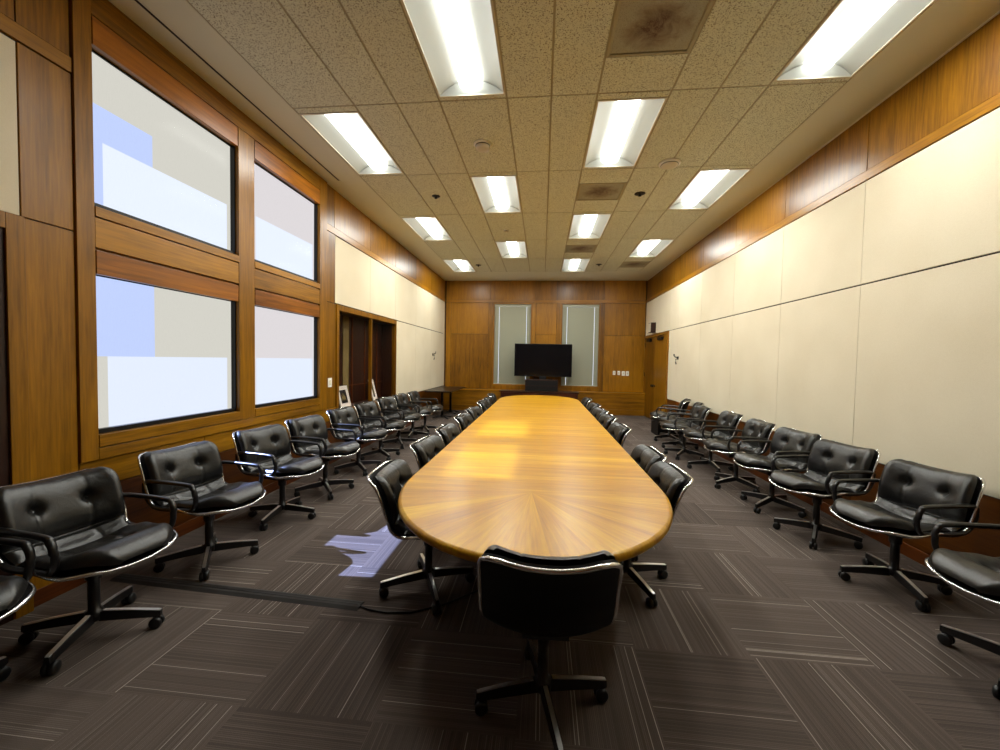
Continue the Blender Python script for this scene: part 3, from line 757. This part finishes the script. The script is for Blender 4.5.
def make_chair(arms, lift, name):
    root = thing(name, '', 'office chair')
    up = Vector((0, 0, lift))
    def put(o): o.location = up; return o
    sh = MB(); grid(sh, lambda s, l: spt(s, l, 0.0), 28, 44, 0, 1); grid(sh, lambda s, l: spt(s*0.985, l, -0.016), 28, 44, 0.004, 0.996)
    per = [(1, k/60) for k in range(61)] + [(1-2*k/14, 1) for k in range(1, 15)] + [(-1, 1-k/60) for k in range(1, 61)] + [(-1+2*k/14, 0) for k in range(1, 14)]
    n = len(per); a = [spt(s, l, 0.0) for s, l in per]; b = [spt(s*0.985, 0.004+0.992*l, -0.016) for s, l in per]
    sh.add(a+b, [(i, (i+1) % n, n+(i+1) % n, n+i) for i in range(n)], 0, True)
    put(sh.build('shell', M['shell'], root))
    rim = MB(); rim.tube([spt(s*1.0, l, -0.007 - 0.006*max(0, min(1, (l-0.6)/0.2)) - 0.010*max(0, min(1, (l-0.93)/0.04))) for s, l in per], 0.0095, 0.0095, 8, True)
    put(rim.build('chrome_rim', M['chrome'], root))
    se = MB(); grid(se, lambda s, l: spt(s*0.94, l, 0.002+thick(s, l)), 52, 46, 0.008, LJ+0.01)
    put(se.build('seat_cushion', M['leather'], root))
    ba = MB(); grid(ba, lambda s, l: spt(s*0.955, l, 0.002+thick(s, l)), 52, 56, LJ-0.012, 0.986)
    put(ba.build('back_cushion', M['leather'], root))
    bt = MB()
    for sx in (-1, 1):
        for l_ in (LJ + (1-LJ)*(0.36+0.64*0.52), 0.275/LT):
            s_ = sx*TS/halfw(l_); p = Vector(spt(s_, l_, 0.004+thick(s_, l_)))
            bt.lathe([(0.001, p.z+0.004), (0.007, p.z+0.002), (0.009, p.z-0.003)], 10, p.x, p.y)
    put(bt.build('tuft_button', M['leather'], root))
    if arms:
        for sx in (-1, 1):
            loop = [(-0.235, 0.600), (-0.195, 0.640), (0.135, 0.645), (0.190, 0.625), (0.207, 0.575), (0.203, 0.525), (0.170, 0.482), (0.09, 0.474), (-0.10, 0.466), (-0.175, 0.485), (-0.225, 0.545)]
            pts = []; m = len(loop)
            for i in range(m):
                p0, p1, p2, p3 = loop[i-1], loop[i], loop[(i+1) % m], loop[(i+2) % m]
                for k in range(6):
                    q = k/6
                    pts.append(tuple(0.5*((2*p1[j])+(-p0[j]+p2[j])*q+(2*p0[j]-5*p1[j]+4*p2[j]-p3[j])*q*q+(-p0[j]+3*p1[j]-3*p2[j]+p3[j])*q**3) for j in (0, 1)))
            P3 = [(sx*(0.268 + (0.006 if (z > 0.58 and y > -0.17) else 0.0)), y, z) for y, z in pts]
            ar = MB(); ar.tube(P3, 0.0135, 0.0175, 10, True, ref=Vector((1, 0, 0)))
            put(ar.build('armrest', M['arm'], root))
    co = MB(); co.lathe([(0.040, 0.085), (0.040, 0.128), (0.026, 0.135), (0.026, 0.30+lift), (0.036, 0.305+lift), (0.036, 0.39+lift)], 20)
    co.box(-0.10, -0.14, 0.375+lift, 0.10, 0.13, 0.41+lift)
    co.build('column', M['arm'], root)
    for k in range(4):
        lg = MB()
        zt0, zt1, h0, h1 = 0.128, 0.095, 0.05, 0.032
        def sect(y, zt, h, w): return [(-w, y, zt-h), (w, y, zt-h), (w*0.8, y, zt), (-w*0.8, y, zt)]
        st = [sect(0.03, zt0, h0, 0.019), sect(0.17, 0.113, 0.042, 0.018), sect(0.295, zt1, h1, 0.016), sect(0.312, zt1-0.003, h1-0.004, 0.012)]
        vs = [p for q in st for p in q]
        fs = [(i*4+j, i*4+(j+1) % 4, (i+1)*4+(j+1) % 4, (i+1)*4+j) for i in range(3) for j in range(4)] + [(3, 2, 1, 0), (12, 13, 14, 15)]
        lg.add(vs, fs)
        leg = lg.build('leg', M['arm'], root); leg.rotation_euler = (0, 0, k*PI/2)
        tr = MB(); tv = [(sx*w, y, z+dz) for (y, z, w) in ((0.045, 0.1265, 0.0105), (0.17, 0.1135, 0.010), (0.295, 0.0955, 0.010), (0.309, 0.093, 0.008)) for dz in (0, 0.0035) for sx in (-1, 1)]
        fs = []
        for i in range(3):
            A, B = i*4, (i+1)*4
            fs += [(A+2, A+3, B+3, B+2), (A, A+2, B+2, B), (A+1, B+1, B+3, A+3), (A, B, B+1, A+1)]
        fs += [(0, 1, 3, 2), (12, 14, 15, 13)]
        tr.add(tv, fs); tr.build('leg_trim', M['aluminium'], leg)
        ca = MB(); cy = 0.300; r = 0.030
        for sx in (-1, 1):
            ca.lathe([(r*0.5, sx*0.006), (r*0.96, sx*0.006), (r, sx*0.010), (r, sx*0.022), (r*0.8, sx*0.027), (0.004, sx*0.028)], 20, cy-0.012, r, axis='X')
        ca.box(-0.006, cy-0.035, 0.02, 0.006, cy+0.006, 0.05); ca.lathe([(0.008, 0.045), (0.008, 0.082)], 12, 0, cy)
        ca.build('caster', M['caster'], leg)
    return root
arm_chair = make_chair(True, 0.0, 'conference_armchair')
side_chair = make_chair(False, 0.0, 'conference_chair')
head_chair = make_chair(False, 0.025, 'conference_chair')
used = set()
def chair(src, x, y, deg, base, label, group):
    """deg: heading the sitter faces, measured from +y towards -x; base: turn of the star base"""
    if src.name in used: o = copy_tree(src)
    else: o = src; used.add(src.name)
    if src is head_chair: o.scale = (0.95, 1, 1)
    if y < 2.0 and x < -2: o.scale = (1, 1, 1.04)
    o.location = (x, y, 0); o.rotation_euler = (0, 0, math.radians(deg))
    n_ = 0
    for ch in o.children:
        if ch.name.split('.')[0] == 'leg':
            ch.rotation_euler.z = math.radians(base) + n_*PI/2; n_ += 1
    o['label'] = label; o['group'] = group
    return o
GA, GB, GC, GD = 'armchairs along the window wall', 'armchairs along the cream wall', 'armless chairs on the window side of the table', 'armless chairs on the cream wall side of the table'
# facing +x is -90, facing -x is +90
LW = [(-2.49, 1.30, -92, 2, 'black leather armchair cut off by the lower left corner of the photo'),
      (-2.40, 1.92, -98, 28, 'first full black tufted armchair along the windows from the camera'),
      (-2.43, 2.72, -98, 44, 'second full black tufted armchair along the windows from the camera'),
      (-2.43, 3.57, -102, 16, 'third full black armchair along the windows, under the post between the panes'),
      (-2.42, 4.32, -98, 48, 'fourth full black armchair along the windows, under the second window'),
      (-2.45, 5.22, -95, 47, 'black armchair standing below the white switch by the glazed niche'),
      (-2.45, 5.98, -94, 50, 'black armchair in front of the first picture frame in the niche'),
      (-2.47, 6.85, -95, 35, 'black armchair in front of the niche mullion'),
      (-2.47, 7.60, -90, 5, 'black armchair at the far end of the glazed niche'),
      (-2.42, 8.25, -88, 28, 'last black armchair of the window wall row, next to the small dark table')]
for x, y, d, b, s in LW: chair(arm_chair, x, y, d, b, s, GA)
RW = [(2.42, 2.20, 92, 27, 'black leather armchair cut off by the right edge of the photo'),
      (2.49, 3.06, 104, 66, 'largest full black tufted armchair by the cream wall'),
      (2.47, 3.84, 105, 40, 'second full black tufted armchair along the cream wall from the camera'),
      (2.49, 4.58, 100, 27, 'third full black armchair along the cream wall from the camera'),
      (2.46, 5.32, 88, 26, 'fourth full black armchair along the cream wall from the camera'),
      (2.48, 6.15, 88, 2, 'fifth full black armchair along the cream wall from the camera'),
      (2.36, 6.90, 84, 60, 'low looking black armchair pulled out from the cream wall'),
      (2.52, 7.58, 70, 20, 'second last black armchair along the cream wall'),
      (2.55, 8.30, 66, 40, 'last black armchair along the cream wall, beside the black case')]
for x, y, d, b, s in RW: chair(arm_chair, x, y, d, b, s, GB)
ORD = ['first', 'second', 'third', 'fourth', 'fifth', 'sixth', 'seventh', 'eighth']
for k, (x, y, d, b) in enumerate([(-0.725, 2.60, -86, 22), (-0.745, 3.50, -95, 10), (-0.735, 4.26, -90, 45), (-0.745, 5.20, -92, 20), (-0.745, 5.98, -94, 60), (-0.755, 7.06, -90, 15), (-0.745, 7.72, -92, 35), (-0.79, 8.68, -84, 5)]):
    chair(side_chair, x, y, d, b, ORD[k] + ' armless black chair from the camera on the window side of the long table', GC)
for k, (x, y, d, b) in enumerate([(0.625, 2.86, 90, 20), (0.635, 3.45, 92, 20), (0.645, 4.76, 93, 50), (0.645, 5.60, 92, 10), (0.645, 6.31, 95, 30), (0.655, 7.13, 92, 65), (0.64, 8.20, 90, 25)]):
    chair(side_chair, x, y, d, b, ORD[k] + ' armless black chair from the camera on the cream wall side of the long table', GD)
chair(head_chair, 0.035, 1.765, 2, 11.5, 'black chair at the head of the table with its back to the camera', 'armless chair at the table head')

# ------------------------------------------------------------------ conference table
TX, TY, TW, TZ = -0.045, 5.60, 0.838, 0.73
tb = thing('conference_table', 'very long golden wood conference table with rounded ends down the middle of the room', 'table', (TX, TY, 0))
STR, EB = 2.92, 1.07
out = []
N = 40
for k in range(N+1):
    a = -PI/2 + PI*k/N - PI/2
for k in range(N+1):                                    # far end, right to left
    a = PI*k/N; out.append((TW*math.copysign(abs(math.cos(a))**0.97, math.cos(a)), STR+EB*abs(math.sin(a))**0.99))
for k in range(N+1):                                    # near end, left to right
    a = PI+PI*k/N; out.append((TW*math.copysign(abs(math.cos(a))**0.97, math.cos(a)), -STR-EB*abs(math.sin(a))**0.99))
def ring(inset, z):
    r = []
    n = len(out)
    for i, (x, y) in enumerate(out):
        ax, ay = out[i-1]; bx_, by = out[(i+1) % n]
        tx, ty = bx_-ax, by-ay; m = math.hypot(tx, ty) or 1
        r.append((x - ty/m*inset, y + tx/m*inset, z))
    return r
rings = [(0.10, TZ-0.052), (0.030, TZ-0.052), (0.014, TZ-0.046), (0.003, TZ-0.034), (0.0, TZ-0.022), (0.003, TZ-0.010), (0.010, TZ-0.003), (0.020, TZ)]
tt = MB(); vs = []
for i, z in rings: vs += ring(i, z)
n = len(out)
fs = [(r*n+i, r*n+(i+1) % n, (r+1)*n+(i+1) % n, (r+1)*n+i) for r in range(len(rings)-1) for i in range(n)]
tt.add(vs, fs, 0, True)
tt.add([vs[i] for i in range((len(rings)-1)*n, len(rings)*n)], [tuple(range(n))]); tt.add([vs[i] for i in range(n)], [tuple(reversed(range(n)))])
tt.build('tabletop', M['veneer'], tb)
for y in (-2.55, 0.0, 2.55):
    p = MB(); p.box(-0.20, y-0.16, 0.06, 0.20, y+0.16, TZ-0.052); p.box(-0.24, y-0.20, 0.0, 0.24, y+0.20, 0.06)
    p.build('pedestal', M['dark_wood'], tb, 0.006)

# ------------------------------------------------------------------ television, console, side table, bin, cable cover
cs = thing('console_cabinet', 'low dark mahogany console under the television against the back ledge', 'cabinet', (-0.07, LD-0.26, 0))
MB().box(-1.10, -0.19, 0.06, 1.10, 0.23, 0.635).build('carcass', M['console_wood'], cs, 0.004)
MB().box(-1.14, -0.22, 0.635, 1.14, 0.235, 0.665).build('top', M['console_wood'], cs, 0.005)
MB().box(-1.05, -0.16, 0.0, 1.05, 0.2, 0.06).build('plinth', M['dark_wood'], cs)
for k in range(4):
    x0 = -1.08+k*0.54
    d = MB().box(x0+0.006, -0.208, 0.08, x0+0.534, -0.19, 0.62).build('door', M['console_wood'], cs, 0.003)
    MB().lathe([(0.006, -0.208), (0.006, -0.225), (0.014, -0.23), (0.012, -0.24)], 12, x0+(0.48 if k % 2 == 0 else 0.06), 0.42, axis='Y').build('knob', M['aluminium'], d)
av = thing('av_cabinet', 'small dark equipment cabinet supporting the television on the console', 'media cabinet', (0.0, LD-0.25, 0.665))
MB().box(-0.47, -0.16, 0.0, 0.47, 0.18, 0.335).build('carcass', M['dark_wood'], av, 0.004)
MB().box(-0.45, -0.166, 0.015, 0.45, -0.16, 0.315).build('front_grille', M['black_metal'], av)
MB().box(-0.45, -0.17, 0.155, 0.45, -0.166, 0.165).build('shelf_edge', M['dark_wood'], av)
tv = thing('television', 'large flat black television switched off in front of the two back windows', 'television', (0.03, LD-0.25, 1.00))
MB().box(-0.83, 0.0, 0.085, 0.83, 0.045, 1.035).build('housing', M['black_metal'], tv, 0.006)
MB().box(-0.815, -0.003, 0.105, 0.815, 0.0, 1.02).build('screen', M['screen'], tv)
MB().box(-0.10, 0.0, 0.0, 0.10, 0.04, 0.085).box(-0.28, -0.10, 0.0, 0.28, 0.14, 0.012).build('stand', M['black_metal'], tv, 0.003)
st = thing('side_table', 'small dark rectangular table on two pedestals in the back corner', 'table', (-2.58, 10.85, 0))
MB().box(-0.34, -0.95, 0.70, 0.34, 0.95, 0.732).build('tabletop', M['black_wood'], st, 0.004)
for y in (-0.5, 0.48):
    p = MB().lathe([(0.032, 0.03), (0.032, 0.69), (0.09, 0.695), (0.09, 0.70)], 16, 0, y).build('pedestal', M['black_metal'], st)
    q = MB()
    for a in range(4):
        an = a*PI/2+PI/4; q.tube([(0.02*math.cos(an), y+0.02*math.sin(an), 0.06), (0.28*math.cos(an), y+0.28*math.sin(an), 0.016)], 0.018, 0.014, 8)
    q.build('foot', M['black_metal'], p)
bn = thing('storage_case', 'black box-shaped case on the carpet behind the last armchair by the door', 'case', (2.64, 9.0, 0))
MB().box(-0.19, -0.27, 0.0, 0.19, 0.27, 0.37).build('body', M['shell'], bn, 0.01)
MB().box(-0.20, -0.28, 0.37, 0.20, 0.28, 0.42).build('lid', M['arm'], bn, 0.01)
MB().tube([(-0.195, -0.08, 0.30), (-0.225, -0.08, 0.30), (-0.225, 0.08, 0.30), (-0.195, 0.08, 0.30)], 0.008).build('handle', M['arm'], bn)
cv = thing('cable_cover', 'flat dark cable cover strip lying across the carpet towards the table', 'cable cover', (-1.95, 2.396, 0), -0.05)
q = MB(); vs = []
for x in (-0.92, 0.87):
    vs += [(x, -0.05, 0.0), (x, -0.025, 0.011), (x, 0.025, 0.011), (x, 0.05, 0.0)]
q.add(vs, [(0, 1, 5, 4), (1, 2, 6, 5), (2, 3, 7, 6), (0, 4, 7, 3), (0, 3, 2, 1), (4, 5, 6, 7)])
q.build('cover', plain('dark_rubber', lin(30, 25, 22), 0.8), cv)
MB().box(-0.92, -0.004, 0.011, 0.87, 0.004, 0.0125).build('cable_slot', M['black_metal'], cv)
MB().tube([(0.84, 0, 0.007), (0.93, -0.03, 0.006), (1.05, -0.04, 0.006), (1.2, -0.01, 0.006), (1.36, 0.09, 0.006), (1.52, 0.26, 0.006), (1.66, 0.44, 0.006)], 0.005, n=8).build('cable', M['black_metal'], cv)

# ------------------------------------------------------------------ light
w = bpy.data.worlds.new('daylight'); SC.world = w; w.use_nodes = True
w.node_tree.nodes['Background'].inputs[0].default_value = (0.80, 0.88, 1.0, 1)
w.node_tree.nodes['Background'].inputs[1].default_value = 1.15
sl = bpy.data.lights.new('sun', 'SUN'); sl.energy = 80.0; sl.angle = 0.008; sl.color = (0.37, 0.50, 1.0)
so = bpy.data.objects.new('sun', sl); COL.objects.link(so)
so.rotation_euler = Vector((1.0, 0.055, -0.785)).to_track_quat('-Z', 'Y').to_euler()

# ------------------------------------------------------------------ camera
cd = bpy.data.cameras.new('camera'); cam = bpy.data.objects.new('camera', cd); COL.objects.link(cam)
ya, pi_, ro = math.radians(-5.88928838), math.radians(-2.10437127), math.radians(-1.06911115)
fw = Vector((math.sin(ya)*math.cos(pi_), math.cos(ya)*math.cos(pi_), math.sin(pi_)))
rt = Vector((math.cos(ya), -math.sin(ya), 0)); upv = rt.cross(fw)
r2 = math.cos(ro)*rt - math.sin(ro)*upv; u2 = math.sin(ro)*rt + math.cos(ro)*upv
mw = Matrix(((r2.x, u2.x, -fw.x, 0), (r2.y, u2.y, -fw.y, 0), (r2.z, u2.z, -fw.z, EYE), (0, 0, 0, 1)))
cam.matrix_world = mw
cd.sensor_width = 36.0; cd.lens = 404.17*36/1000; cd.clip_start = 0.02
SC.camera = cam

SC.view_settings.view_transform = 'Standard'; SC.view_settings.look = 'None'
SC.view_settings.gamma = 1.0; SC.view_settings.use_curve_mapping = False
SC.view_settings.exposure = 0.0
SC.cycles.use_denoising = True
SC.cycles.max_bounces = 8; SC.cycles.diffuse_bounces = 5; SC.cycles.glossy_bounces = 4; SC.cycles.transparent_max_bounces = 12
SC.cycles.sample_clamp_indirect = 6.0; SC.cycles.caustics_reflective = False; SC.cycles.caustics_refractive = False
